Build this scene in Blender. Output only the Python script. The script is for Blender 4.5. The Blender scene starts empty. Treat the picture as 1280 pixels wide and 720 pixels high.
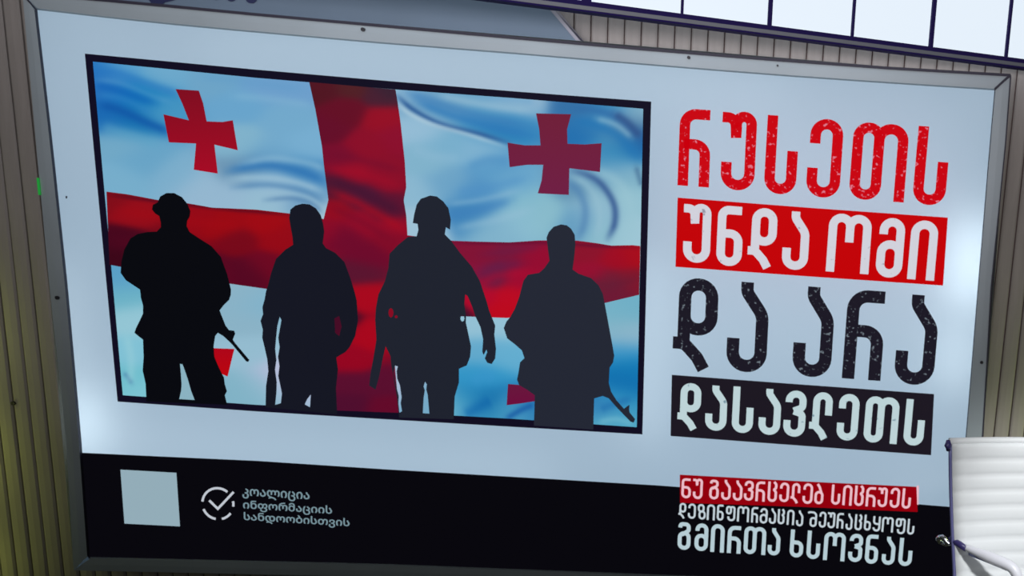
import bpy, bmesh, math, random
import numpy as np
from mathutils import Vector, Matrix
from mathutils.geometry import tessellate_polygon

C = bpy.context.scene.collection
random.seed(4)

# ------------------------------------------------------------------ camera
# The camera stands square to nothing: it is placed from the vanishing points
# of the sign (lens focal length, sideways lens shift, pitch and yaw).
W_PX, H_PX = 1280.0, 720.0
F_PX, CY = 1100.0, 450.0
VH = (23000.0, 2000.0)          # vanishing point of the sign's horizontals
VV = (650.0, 5970.0)            # vanishing point of the verticals (downwards)
_q = (VH[1]-CY)*(VV[1]-CY) + F_PX**2
_b = VH[0]+VV[0]
CX = (_b - math.sqrt(_b*_b - 4*(VH[0]*VV[0] + _q)))/2
def _dir(px, py): return Vector(((px-CX)/F_PX, -(py-CY)/F_PX, -1.0))
ax = _dir(*VH).normalized()
az = -_dir(*VV).normalized()
ay = az.cross(ax).normalized()
ROT = Matrix((ax, ay, az))      # camera space -> world space
CAM = Vector((0.0, -2.9, 1.75))

cam_data = bpy.data.cameras.new('camera')
cam_data.sensor_width = 36.0
cam_data.lens = F_PX/W_PX*36.0
cam_data.shift_x = -(CX-W_PX/2)/W_PX
cam_data.shift_y = (CY-H_PX/2)/W_PX
cam = bpy.data.objects.new('camera', cam_data); C.objects.link(cam)
cam.matrix_world = Matrix.Translation(CAM) @ ROT.to_4x4()
bpy.context.scene.camera = cam
cam_data.dof.use_dof = True; cam_data.dof.focus_distance = 2.05; cam_data.dof.aperture_fstop = 5.0   # a touch soft, like the photograph

def P(px, py, y=0.0):
    """point of the plane Y = y seen at photo position px, py"""
    d = ROT @ _dir(px, py)
    return CAM + d*((y-CAM.y)/d.y)

# ------------------------------------------------------------------ world, lights, exposure
sc = bpy.context.scene
sc.view_settings.view_transform = 'Standard'
sc.view_settings.look = 'None'
sc.view_settings.exposure = 0.0
sc.view_settings.gamma = 1.0
w = bpy.data.worlds.new('world'); sc.world = w; w.use_nodes = True
w.node_tree.nodes['Background'].inputs[0].default_value = (0.62, 0.66, 0.62, 1)
w.node_tree.nodes['Background'].inputs[1].default_value = 0.085

def area(name, loc, target, size, power, col, size_y=None, spread=180):
    l = bpy.data.lights.new(name, 'AREA'); l.energy = power; l.color = col; l.size = size
    if size_y: l.shape = 'RECTANGLE'; l.size_y = size_y
    o = bpy.data.objects.new(name, l); C.objects.link(o); o.location = loc
    o.rotation_euler = (Vector(target)-Vector(loc)).to_track_quat('-Z', 'Y').to_euler()
    l.spread = math.radians(spread)
    return o
def spot(name, loc, target, power, col, angle, blend=0.6, radius=0.15):
    l = bpy.data.lights.new(name, 'SPOT'); l.energy = power; l.color = col
    l.spot_size = math.radians(angle); l.spot_blend = blend; l.shadow_soft_size = radius
    o = bpy.data.objects.new(name, l); C.objects.link(o); o.location = loc
    o.rotation_euler = (Vector(target)-Vector(loc)).to_track_quat('-Z', 'Y').to_euler()
    return o
area('studio_softbox', (-0.8, -3.1, 1.95), (-0.8, 0.1, 2.45), 3.6, 14.5, (0.98, 0.95, 1.0), 0.25, 80)
def plank_fill_light(name, loc, power, col, radius=0.04):
    l = bpy.data.lights.new(name, 'POINT'); l.energy = power; l.color = col; l.shadow_soft_size = radius
    o = bpy.data.objects.new(name, l); C.objects.link(o); o.location = loc
for z_ in (0.2, 0.6, 1.05):            # unseen fill lights added on either side to tint the planks
    plank_fill_light('plank_fill_left', (-3.0, -0.03, z_), 0.38 if z_ < 0.5 else 0.75, (0.85, 1.0, 0.20))
for z_ in (0.5, 1.0):
    plank_fill_light('plank_fill_right', (1.0, -0.03, z_), 1.1, (0.72, 1.0, 0.26))
spot('chair_spotlight', (1.3, -3.0, 3.1), (0.82, -0.45, 0.72), 470, (0.97, 0.99, 1.0), 20)

# ------------------------------------------------------------------ materials
def lin(c):
    c = c/255.0
    return c/12.92 if c <= 0.04045 else ((c+0.055)/1.055)**2.4
def rgb(*c): return (lin(c[0]), lin(c[1]), lin(c[2]), 1.0)

def mat(name, col, rough=0.6, metal=0.0, emit=None, strength=1.0, noise=None, bump=None, coat=0.0, spec=0.5):
    m = bpy.data.materials.new(name); m.use_nodes = True
    nt = m.node_tree; b = nt.nodes['Principled BSDF']
    b.inputs['Base Color'].default_value = col
    b.inputs['Roughness'].default_value = rough
    b.inputs['Metallic'].default_value = metal
    b.inputs['Specular IOR Level'].default_value = spec
    if coat: b.inputs['Coat Weight'].default_value = coat
    if emit:
        b.inputs['Emission Color'].default_value = emit
        b.inputs['Emission Strength'].default_value = strength
    tc = None
    if noise or bump:
        tc = nt.nodes.new('ShaderNodeTexCoord'); mp = nt.nodes.new('ShaderNodeMapping')
        nt.links.new(tc.outputs['Object'], mp.inputs[0])
        n = nt.nodes.new('ShaderNodeTexNoise'); nt.links.new(mp.outputs[0], n.inputs['Vector'])
        n.inputs['Detail'].default_value = 5
        sca, amt, stretch = (noise or bump)
        n.inputs['Scale'].default_value = sca
        mp.inputs['Scale'].default_value = stretch
        if noise:
            r = nt.nodes.new('ShaderNodeValToRGB'); nt.links.new(n.outputs['Fac'], r.inputs[0])
            r.color_ramp.elements[0].position = 0.3; r.color_ramp.elements[1].position = 0.7
            r.color_ramp.elements[0].color = tuple(v*(1-amt) for v in col[:3])+(1,)
            r.color_ramp.elements[1].color = tuple(min(1, v*(1+amt)) for v in col[:3])+(1,)
            nt.links.new(r.outputs[0], b.inputs['Base Color'])
        if bump:
            bp = nt.nodes.new('ShaderNodeBump'); bp.inputs['Strength'].default_value = 0.15
            nt.links.new(n.outputs['Fac'], bp.inputs['Height']); nt.links.new(bp.outputs[0], b.inputs['Normal'])
    return m

def ink(name, c, worn=None, thr=0.64, scale=55.0, k=1.0):
    """flat backlit print: glows in its own ink colour; worn = colour of the rubbed specks"""
    col = tuple(v*k for v in rgb(*c)[:3])+(1,)
    m = bpy.data.materials.new(name); m.use_nodes = True
    nt = m.node_tree; b = nt.nodes['Principled BSDF']
    b.inputs['Base Color'].default_value = tuple(v*0.05 for v in col[:3])+(1,)
    b.inputs['Roughness'].default_value = 0.5
    b.inputs['Specular IOR Level'].default_value = 0.03
    b.inputs['Emission Color'].default_value = col
    b.inputs['Emission Strength'].default_value = 0.95
    if worn:
        tc = nt.nodes.new('ShaderNodeTexCoord')
        n = nt.nodes.new('ShaderNodeTexNoise'); n.inputs['Scale'].default_value = scale; n.inputs['Detail'].default_value = 3
        nt.links.new(tc.outputs['Object'], n.inputs['Vector'])
        r = nt.nodes.new('ShaderNodeValToRGB'); nt.links.new(n.outputs['Fac'], r.inputs[0])
        r.color_ramp.elements[0].position = thr; r.color_ramp.elements[0].color = col
        r.color_ramp.elements[1].position = thr+0.06; r.color_ramp.elements[1].color = rgb(*worn)
        nt.links.new(r.outputs[0], b.inputs['Emission Color'])
    return m

def ink_attr(name):
    m = bpy.data.materials.new(name); m.use_nodes = True
    nt = m.node_tree; b = nt.nodes['Principled BSDF']
    a = nt.nodes.new('ShaderNodeAttribute'); a.attribute_name = 'print'
    nt.links.new(a.outputs['Color'], b.inputs['Emission Color'])
    b.inputs['Emission Strength'].default_value = 0.97
    b.inputs['Base Color'].default_value = (0.005, 0.008, 0.01, 1)
    b.inputs['Specular IOR Level'].default_value = 0.03
    return m

M_plank = mat('painted_plank', (0.335, 0.295, 0.275, 1), 0.75, noise=(3.0, 0.14, (6, 6, 0.8)))
M_groove = mat('groove_shadow_board', (0.12, 0.075, 0.07, 1), 0.9)
M_floor = mat('floor_vinyl', (0.12, 0.12, 0.10, 1), 0.6, noise=(2.0, 0.1, (1, 1, 1)))
M_alu = mat('grey_aluminium', (0.40, 0.45, 0.48, 1), 0.55, 0.25, noise=(2.5, 0.07, (1, 1, 1)))
M_lip = mat('dark_line_and_shade', (0.025, 0.02, 0.04, 1), 0.6)  # dark lines, plus shade painted at the rail lip and panel end
M_screw = mat('black_screw', (0.015, 0.012, 0.02, 1), 0.5)
M_panel = mat('blue_grey_panel', (0.135, 0.185, 0.25, 1), 0.6, noise=(1.2, 0.12, (1, 1, 1)))
M_panel_edge = mat('panel_edge', (0.35, 0.33, 0.38, 1), 0.6)
M_navy = mat('navy_lettering', (0.008, 0.012, 0.07, 1), 0.6)
M_wframe = mat('dark_window_frame', (0.02, 0.012, 0.09, 1), 0.8, spec=0.1)
M_wrail = mat('grey_window_sill', (0.16, 0.17, 0.20, 1), 0.5)
M_pane = mat('bright_pane', (0.02, 0.02, 0.02, 1), 0.4, emit=rgb(228, 239, 250), strength=1.0)
M_green = mat('green_glint', (0.02, 0.3, 0.05, 1), 0.5, emit=rgb(20, 150, 50), strength=0.6)
M_white = mat('white_ribbed_leather', (0.80, 0.82, 0.83, 1), 0.5, bump=(60, 0.1, (1, 1, 1)))
M_chrome = mat('polished_aluminium', (0.75, 0.76, 0.82, 1), 0.18, 1.0)
M_rail = mat('violet_grey_rail', (0.13, 0.13, 0.30, 1), 0.45)
M_arm = mat('white_arm_pad', (0.80, 0.80, 0.86, 1), 0.35)
M_cap = mat('dark_violet_cap', (0.04, 0.03, 0.14, 1), 0.4)
M_black = mat('black_plastic', (0.02, 0.02, 0.02, 1), 0.5)

# white print sheet: glows evenly and also lets the lamps in the box shine through it
def sheet_mat():
    m = bpy.data.materials.new('white_backlit_film'); m.use_nodes = True
    nt = m.node_tree; nt.nodes.clear()
    out = nt.nodes.new('ShaderNodeOutputMaterial')
    e = nt.nodes.new('ShaderNodeEmission'); e.inputs[0].default_value = rgb(147, 169, 187); e.inputs[1].default_value = 0.80
    d = nt.nodes.new('ShaderNodeBsdfDiffuse'); d.inputs[0].default_value = (0.05, 0.05, 0.05, 1)
    t = nt.nodes.new('ShaderNodeBsdfTranslucent'); t.inputs[0].default_value = (0.5, 0.53, 0.55, 1)
    a1 = nt.nodes.new('ShaderNodeAddShader'); a2 = nt.nodes.new('ShaderNodeAddShader')
    nt.links.new(d.outputs[0], a1.inputs[0]); nt.links.new(t.outputs[0], a1.inputs[1])
    nt.links.new(a1.outputs[0], a2.inputs[0]); nt.links.new(e.outputs[0], a2.inputs[1])
    nt.links.new(a2.outputs[0], out.inputs[0])
    return m
M_sheet = sheet_mat()
M_flagc = ink_attr('printed_flag_colours')
M_blackband = ink('black_footer_ink', (9, 8, 14))
M_border = ink('near_black_border_ink', (18, 14, 34))
M_redtxt = ink('worn_red_ink', (203, 0, 14), (225, 120, 140), 0.61, 80)
M_redband = ink('red_ink', (197, 0, 4))
M_redband2 = ink('deep_red_ink', (148, 0, 14))
M_blktxt = ink('worn_black_ink', (29, 26, 38), (110, 120, 130), 0.61, 80)
M_blkband = ink('charcoal_ink', (30, 25, 35))
M_wtxt = ink('worn_white_ink', (212, 212, 222), (150, 150, 165), 0.66, 40)
M_wtxt2 = ink('worn_pale_ink', (192, 214, 218), (120, 150, 165), 0.66, 40)
M_pink = ink('pale_pink_ink', (240, 190, 200))
M_ice = ink('ice_white_ink', (196, 208, 216))
M_ice2 = ink('pale_blue_ink', (184, 206, 214))
M_logo = ink('soft_white_ink', (196, 202, 212))
M_small = ink('faint_white_ink', (122, 148, 158))
M_tile = ink('pale_square_ink', (150, 176, 188))

# ------------------------------------------------------------------ helpers
def link(name, me, m=None, parent=None):
    o = bpy.data.objects.new(name, me); C.objects.link(o)
    if m: me.materials.append(m)
    if parent is not None:
        o.parent = parent
        o.matrix_parent_inverse = Matrix.Identity(4)
        wm = Matrix.Identity(4); p = parent
        while p is not None:
            wm = p.matrix_basis @ wm; p = p.parent
        me.transform(wm.inverted())
    return o
def pyobj(name, vs, fs, m=None, parent=None, smooth=False):
    me = bpy.data.meshes.new(name); me.from_pydata([tuple(v) for v in vs], [], fs); me.update()
    if smooth: me.polygons.foreach_set('use_smooth', [True]*len(me.polygons))
    return link(name, me, m, parent)
def thing(name, label, cat, loc, group=None, kind=None):
    o = bpy.data.objects.new(name, None); C.objects.link(o); o.location = loc
    o.empty_display_size = 0.1
    if label: o['label'] = label
    if cat: o['category'] = cat
    if group: o['group'] = group
    if kind: o['kind'] = kind
    return o
class MB:
    def __init__(s): s.v = []; s.f = []
    def add(s, vs, fs):
        n = len(s.v); s.v += [tuple(v) for v in vs]; s.f += [tuple(i+n for i in f) for f in fs]
    def box(s, a, b):
        (x0, y0, z0), (x1, y1, z1) = a, b
        s.add([(x0,y0,z0),(x1,y0,z0),(x1,y1,z0),(x0,y1,z0),(x0,y0,z1),(x1,y0,z1),(x1,y1,z1),(x0,y1,z1)],
              [(0,3,2,1),(4,5,6,7),(0,1,5,4),(1,2,6,5),(2,3,7,6),(3,0,4,7)])
    def tube(s, pts, r, n=12, flat=1.0):
        pts = [Vector(p) for p in pts]; rs = r if isinstance(r, (list, tuple)) else [r]*len(pts)
        base = len(s.v); up = Vector((0, 0, 1))
        for i, p in enumerate(pts):
            t = (pts[min(i+1, len(pts)-1)]-pts[max(i-1, 0)]).normalized()
            u = t.cross(up)
            if u.length < 1e-3: u = t.cross(Vector((0, 1, 0)))
            u.normalize(); v = u.cross(t).normalized()
            for k in range(n):
                a = 2*math.pi*k/n
                s.v.append(tuple(p + u*math.cos(a)*rs[i] + v*math.sin(a)*rs[i]*flat))
        for i in range(len(pts)-1):
            for k in range(n):
                a = base+i*n+k; b = base+i*n+(k+1) % n
                s.f.append((a, b, b+n, a+n))
        s.f.append(tuple(base+k for k in range(n))[::-1]); s.f.append(tuple(base+(len(pts)-1)*n+k for k in range(n)))
    def build(s, name, m, parent=None, smooth=False):
        return pyobj(name, s.v, s.f, m, parent, smooth)
def smooth_path(pts, n=6):
    pts = [Vector(p) for p in pts]; out = []
    for i in range(len(pts)-1):
        p0 = pts[max(i-1, 0)]; p1 = pts[i]; p2 = pts[i+1]; p3 = pts[min(i+2, len(pts)-1)]
        for k in range(n):
            t = k/n
            out.append(0.5*((2*p1)+(p2-p0)*t+(2*p0-5*p1+4*p2-p3)*t*t+(3*p1-p0-3*p2+p3)*t**3))
    out.append(pts[-1]); return out
def lerp_curve(pts, x, i=0):
    """value of the other coordinate on a polyline sorted along coordinate i"""
    return float(np.interp(x, [p[i] for p in pts], [p[1-i] for p in pts]))
def flatpoly(name, rings, y, m, parent):
    """flat print shape (outer ring + holes) given on the sign's face"""
    r3 = [[Vector((x, -yy, 0)) for x, yy in r] for r in rings]
    tris = tessellate_polygon(r3)
    vs = [P(x, yy, y) for r in rings for x, yy in r]
    out = []
    for t in tris:
        a, b, c = (vs[i] for i in t)
        out.append(tuple(t) if (b-a).cross(c-a).y < 0 else tuple(t)[::-1])
    return pyobj(name, vs, out, m, parent)

# ------------------------------------------------------------------ setting: floor, plank wall
WALL_Y = 0.12
XL, XR = P(-60, 360, WALL_Y).x - 2.4, P(1340, 360, WALL_Y).x + 1.2
mb = MB(); mb.box((XL, -4.5, -0.05), (XR, WALL_Y+0.1, 0.0))
fl = mb.build('floor', M_floor); fl['kind'] = 'structure'
wall = pyobj('wall_back', [], [], M_groove); wall['kind'] = 'structure'
ZT = 3.6
mb = MB(); mb.box((XL, WALL_Y+0.012, 0), (XR, WALL_Y+0.08, ZT))
mm = bpy.data.meshes.new('wall_back'); mm.from_pydata(mb.v, [], mb.f); mm.materials.append(M_groove); wall.data = mm
seam0 = P(717, 33, WALL_Y).x
pitch = (P(1171, 84, WALL_Y).x - seam0)/22.0
hw = pitch/2-0.0022
prof = [(-hw, 0.012), (-hw, 0.004), (-hw+0.006, 0.0), (0, -0.0015), (hw-0.006, 0.0), (hw, 0.004), (hw, 0.012)]
zs = [0.0, ZT]
pv, pf = [], []
for z in zs:
    for a, b in prof: pv.append((a, b, z))
n = len(prof)
for i in range(n-1): pf.append((i, i+1, i+1+n, i+n))
pf.append(tuple(range(n))[::-1]); pf.append(tuple(range(n, 2*n)))
pme = bpy.data.meshes.new('plank'); pme.from_pydata(pv, [], pf); pme.materials.append(M_plank)
k0 = int((XL-seam0)/pitch)+1; k1 = int((XR-seam0)/pitch)-1
for k in range(k0, k1):
    o = bpy.data.objects.new('plank', pme); C.objects.link(o); o.parent = wall
    o.location = (seam0+(k+0.5)*pitch, WALL_Y + random.uniform(-0.0012, 0.0012), 0)
# a knot / screw head on the planks at the lower left
kp = P(17, 504, WALL_Y-0.002)
def disc(mbx, c, r, d=0.004, n=10):
    vs = []
    for yy in (c.y, c.y-d):
        for k in range(n):
            a = 2*math.pi*k/n; vs.append((c.x+math.cos(a)*r, yy, c.z+math.sin(a)*r))
    mbx.add(vs, [tuple(range(n, 2*n))]+[(k, (k+1) % n, (k+1) % n+n, k+n) for k in range(n)])
mb = MB(); disc(mb, kp, 0.0075); mb.build('screw_head', M_screw, wall)

# ------------------------------------------------------------------ upper left slant-ended panel
PY0 = 0.045
pan = thing('header_panel', 'blue-grey flat panel with a slanted right end, just above the sign frame', 'panel', P(300, 10, PY0+0.03))
edge = [(30, -90), (575, -60), (655, -32), (693, 13), (726, 52), (640, 45), (480, 30.5), (320, 16.5), (200, 4.5), (150, 0.5), (30, -11)]
front = [P(x, y, PY0) for x, y in edge]
back = [Vector((p.x, WALL_Y-0.004, p.z)) for p in front]
nn = len(edge)
pyobj('board', front+back, [tuple(range(nn))[::-1]] + [(i, (i+1) % nn, (i+1) % nn+nn, i+nn) for i in range(nn)], M_panel, pan)
lip = [(575, -60), (655, -32), (693, 13), (726, 52)]
mb = MB()
for i in range(3):
    a = P(*lip[i], PY0-0.002); b = P(*lip[i+1], PY0-0.002)
    a2 = P(lip[i][0]-5, lip[i][1], PY0-0.002); b2 = P(lip[i+1][0]-5, lip[i+1][1], PY0-0.002)
    mb.add([a, b, b2, a2], [(0, 1, 2, 3)])
    mb.add([a, b, Vector((b.x, WALL_Y-.004, b.z)), Vector((a.x, WALL_Y-.004, a.z))], [(3, 2, 1, 0)])
mb.build('edge_strip', M_panel_edge, pan)
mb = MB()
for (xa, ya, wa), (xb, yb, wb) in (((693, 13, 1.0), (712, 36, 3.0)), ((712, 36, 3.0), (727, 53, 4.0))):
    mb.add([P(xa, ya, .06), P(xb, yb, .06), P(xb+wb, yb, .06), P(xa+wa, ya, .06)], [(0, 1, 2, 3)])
mb.build('edge_shadow', M_lip, pan)  # dark strip standing in for the shadow beside the slanted end
# lower ends of the lettering that the photo's top edge cuts
for ring in ([(183, -6), (186, 0), (190, 5), (199, 8), (206, 3), (218, 0), (222, -6)],
             [(150, -8), (158, -3), (166, -8)]):
    flatpoly('lettering', [ring], PY0-0.003, M_navy, pan)
for cx, cy, r in ((270, -4, 5), (289, -3, 6), (314, -1.5, 7)):
    flatpoly('lettering', [[(cx+r*math.cos(a*math.pi/8), cy+r*.8*math.sin(a*math.pi/8)) for a in range(16)]], PY0-0.003, M_navy, pan)

# ------------------------------------------------------------------ bright window band above, set at an angle
VW = (4600.0, 505.0)
wd = (ROT @ _dir(*VW)); wd.z = 0; wd.normalize()
W0 = P(1256, 73, -0.10)                       # a point on the lower edge of the panes
wn = Vector((-wd.y, wd.x, 0))                 # away from the camera
def Pw(px, py, off=0.0):
    d = ROT @ _dir(px, py)
    o = W0 + wn*off
    return CAM + d*((o-CAM).dot(wn)/d.dot(wn))
def S(px):                                    # distance along the band of a mullion seen at px
    yy = 73 + (px-1256)*0.121
    return (Pw(px, yy)-W0).dot(wd)
ZB = W0.z; WH = 0.95
ms = [S(v) for v in (733, 852, 961, 1064, 1162, 1256)]
step = (ms[-1]-ms[0])/5
ms = [ms[0]-7*step, ms[0]-6*step, ms[0]-5*step, ms[0]-4*step, ms[0]-3*step, ms[0]-2*step, ms[0]-step] + ms + [ms[-1]+step, ms[-1]+2*step]
win = thing('window_1', None, None, W0 + Vector((0, 0, 0)), kind='structure')
def wbox(mbx, s0, s1, z0, z1, o0, o1):
    vs = []
    for z in (z0, z1):
        for s, o in ((s0, o0), (s1, o0), (s1, o1), (s0, o1)):
            q = W0 + wd*s + wn*o; vs.append((q.x, q.y, z))
    mbx.add(vs, [(0,3,2,1),(4,5,6,7),(0,1,5,4),(1,2,6,5),(2,3,7,6),(3,0,4,7)])
for i in range(len(ms)-1):
    mb = MB(); wbox(mb, ms[i]+0.003, ms[i+1]-0.003, ZB, ZB+WH, 0.0, 0.01); mb.build('pane', M_pane, win)
for i, s in enumerate(ms):
    t = 0.0125 if i == 7 else (0.0055 if i % 2 else 0.0035)
    mb = MB(); wbox(mb, s-t, s+t, ZB, ZB+WH, -0.014, 0.012); mb.build('mullion', M_wframe, win)
mb = MB(); wbox(mb, ms[0], ms[-1], ZB-0.010, ZB+0.003, -0.016, 0.03); mb.build('bottom_frame', M_wframe, win)
mb = MB(); wbox(mb, ms[0], ms[-1], ZB-0.020, ZB-0.010, -0.02, 0.03); mb.build('sill_rail', M_wrail, win)
mb = MB(); wbox(mb, ms[0], ms[-1], ZB-0.0245, ZB-0.020, -0.018, 0.03); mb.build('sill_edge', M_wframe, win)
mb = MB(); wbox(mb, ms[0], ms[-1], ZB+WH, ZB+WH+0.05, -0.02, 0.03); mb.build('top_rail', M_wframe, win)

# ------------------------------------------------------------------ the lit sign
sign = thing('lightbox_billboard', 'wide backlit poster sign in a grey aluminium frame on the plank wall', 'sign', P(640, 715, 0.0))
S_top = [(46.5, 12.5), (180, 28), (320, 41), (480, 55), (640, 67.5), (800, 81), (960, 94), (1110, 104.5), (1243, 113)]
S_left = [(46.5, 12.5), (66, 180), (85, 360), (101, 540), (103.5, 566), (112.5, 696)]
S_right = [(1243, 113), (1237, 180), (1222, 360), (1207.5, 540), (1195, 690), (1192, 732)]
S_bot = [(112.5, 696), (300, 700.5), (460, 704), (820, 718), (1192, 732)]
O_top = [(28, -9), (150, 2), (200, 6.5), (320, 18), (480, 32.5), (640, 47), (800, 61), (960, 74), (1110, 85), (1263.5, 94)]
O_left = [(28, -9), (45, 180), (62, 360), (82, 540), (92, 713)]
O_right = [(1263.5, 94), (1257, 180), (1239, 360), (1229, 540), (1216, 690), (1212, 752)]
O_bot = [(92, 713), (300, 717.5), (460, 721), (820, 735), (1212, 752)]
M_split = [(103.5, 566), (210, 571), (320, 576), (480, 586.5), (820, 606.6), (1150, 630.5), (1199, 634.5)]
# sheet, reaching a little under the frame
ring = [(x, y-3) for x, y in S_top] + [(x+3, y) for x, y in S_right[1:]] + [(x, y+3) for x, y in S_bot[::-1]] + [(x-3, y) for x, y in S_left[::-1][:-1]]
sheet = flatpoly('print_sheet', [ring], 0.0, M_sheet, sign)
sheet['label'] = 'white backlit poster sheet with picture on the left and text on the right'
def sub(name, rings, m, y, label=None):
    o = flatpoly(name, rings, y, m, sheet)
    if label: o['label'] = label
    return o
sub('footer_band', [[p for p in M_split] + [(1195, 690), (1193, 734)] + [(x, y+3) for x, y in S_bot[::-1]] + [(110, 697), (102, 566)]], M_blackband, -0.001, 'black band along the sheet bottom')

# housing (back tray) and the lamps inside
hl, hr = P(30, 200, 0).x, P(1255, 180, 0).x
ztop = max(P(640, 47, 0).z, P(1263, 94, 0).z)
tl, tr, br_, bl = P(30, -7, .004), P(1262, 96, .004), P(1214, 748, .004), P(92, 711, .004)
quad = [tl, tr, br_, bl]; bq = [Vector((q.x, WALL_Y-0.004, q.z)) for q in quad]
hous = pyobj('housing', quad+bq, [(4, 5, 6, 7), (0, 1, 5, 4), (1, 2, 6, 5), (2, 3, 7, 6), (3, 0, 4, 7)], mat('white_tray', (0.7, 0.7, 0.7, 1), 0.6), sign)
def led(px, py, power, sx, sz, col=(0.88, 0.97, 1.0)):
    l = bpy.data.lights.new('box_lamp', 'AREA'); l.energy = power; l.color = col
    l.shape = 'RECTANGLE'; l.size = sx; l.size_y = sz
    o = bpy.data.objects.new('box_lamp', l); C.objects.link(o)
    o.location = P(px, py, 0.105); o.rotation_euler = (math.pi/2, 0, 0)
for a in ((128, 520, 0.30, 0.14, 0.22), (106, 400, 0.16, 0.10, 0.4), (1208, 325, 0.32, 0.12, 0.26), (1190, 440, 0.12, 0.1, 0.2),
          (820, 430, 0.16, 0.08, 0.6), (450, 560, 0.16, 1.4, 0.08), (640, 90, 0.15, 1.8, 0.08), (1000, 330, 0.25, 0.8, 0.8)):
    led(*a)

# frame rails
FY, LIPY = -0.014, 0.0
def rail(name, outer, inner, axis, lipd, dark=None):
    """outer / inner: polylines of the face; lipd: how far the inner lip reaches into the picture (px)"""
    N = 14; i = axis
    vs = []
    for k in range(N+1):
        t = k/N
        def at(pl):
            a, b = pl[0][i], pl[-1][i]; v = a+(b-a)*t; o = lerp_curve(pl, v, i)
            return (v, o) if i == 0 else (o, v)
        o = at(outer); q = at(inner)
        l = (q[0]+lipd[0], q[1]+lipd[1])
        pf_ = P(*o, FY); pi_ = P(*q, FY); pl_ = P(*l, LIPY-0.0003)
        mid = pf_.lerp(pi_, 0.5) + Vector((0, -0.0008, 0))
        vs += [Vector((pf_.x, WALL_Y-0.004, pf_.z)), pf_, mid, pi_, pl_]
    fs = []
    for k in range(N):
        for j in range(4):
            a = k*5+j; fs.append((a, a+1, a+6, a+5))
    o = pyobj(name, vs, fs, M_alu, sign)
    o.data.materials.append(M_lip)
    if dark:  # inner lip coloured dark in place of its shade
        for k, p in enumerate(o.data.polygons):
            if k % 4 == 3: p.material_index = 1
    bm = bmesh.new(); bm.from_mesh(o.data); bmesh.ops.recalc_face_normals(bm, faces=bm.faces); bm.to_mesh(o.data); bm.free()
    return o
def off(pl, dx, dy): return [(x+dx, y+dy) for x, y in pl]
rl = rail('frame_rail', O_left, off([S_left[0], S_left[1], S_left[2], S_left[3], S_left[5]], -3.5, 0), 1, (3.5, 0), True); rl['label'] = 'left frame rail with inner lip painted dark as shade'
rt = rail('frame_rail', O_top, off(S_top, 0, -2), 0, (0, 2)); rt['label'] = 'top frame rail'
rr = rail('frame_rail', O_right, off(S_right, 1.2, 0), 1, (-1.2, 0), True); rr['label'] = 'right frame rail'
rb = rail('frame_rail', O_bot, off(S_bot, 0, 2), 0, (0, -2)); rb['label'] = 'bottom frame rail'
# dark lines on the outside of the frame and at the mitres
def strip(name, pl, wpx, y, m, axis=1):
    vs = []; fs = []
    for k, (x, yy) in enumerate(pl):
        d = (0, wpx/2) if axis == 1 else (wpx/2, 0)
        vs += [P(x-d[0], yy-d[1], y), P(x+d[0], yy+d[1], y), P(x-d[0], yy-d[1], y+0.006), P(x+d[0], yy+d[1], y+0.006)]
    for k in range(len(pl)-1):
        a = 4*k
        fs += [(a, a+4, a+5, a+1), (a+2, a+3, a+7, a+6), (a, a+2, a+6, a+4), (a+1, a+5, a+7, a+3)]
    return pyobj(name, vs, fs, m, sign)
strip('outer_dark_line', O_top, 3.6, FY-0.004, M_lip)
strip('outer_dark_line', O_right, 1.6, FY-0.004, M_lip, 0)
strip('mitre_joint', [(30.5, -4), (38, 4), (46, 13)], 2.6, FY-0.005, M_lip)
strip('mitre_joint', [(1243, 112), (1252, 103.5), (1263, 94)], 4.0, FY-0.005, M_lip)
for x, y, r in ((454, 37, .006), (861, 72, .005), (972, 82, .003), (72, 372, .006), (1227, 453, .0055)):
    mb = MB(); disc(mb, P(x, y, FY-0.002), r); mb.build('screw', M_screw, sign)
mb = MB(); q = P(49, 233, FY-0.002); mb.box((q.x-.003, q.y-.003, q.z-.026), (q.x+.003, q.y, q.z+.026)); o = mb.build('glint_strip', M_green, sign); o['label'] = 'small green glint on the left rail'  # glowing strip that stands in for a green light reflection
flatpoly('dirt_speck', [[(82, 245), (84, 245), (84, 248), (82, 248)]], -0.001, M_lip, sheet)

# ------------------------------------------------------------------ printed picture
B_out_t = [(106, 67), (320, 87), (500, 102.5), (640, 114), (814, 127)]
B_out_b = [(147, 502), (320, 514.2), (480, 524), (640, 533.5), (803, 543)]
B_in_t = [(116, 77), (320, 97.3), (496, 112), (640, 122.5), (804, 136)]
B_in_b = [(153.5, 494), (320, 506), (480, 514.5), (640, 523.5), (796, 534)]
sub('picture_border', [B_out_t + [(808, 350)] + B_out_b[::-1] + [(126, 280)]], M_border, -0.0012, 'near-black border of the picture')

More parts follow.
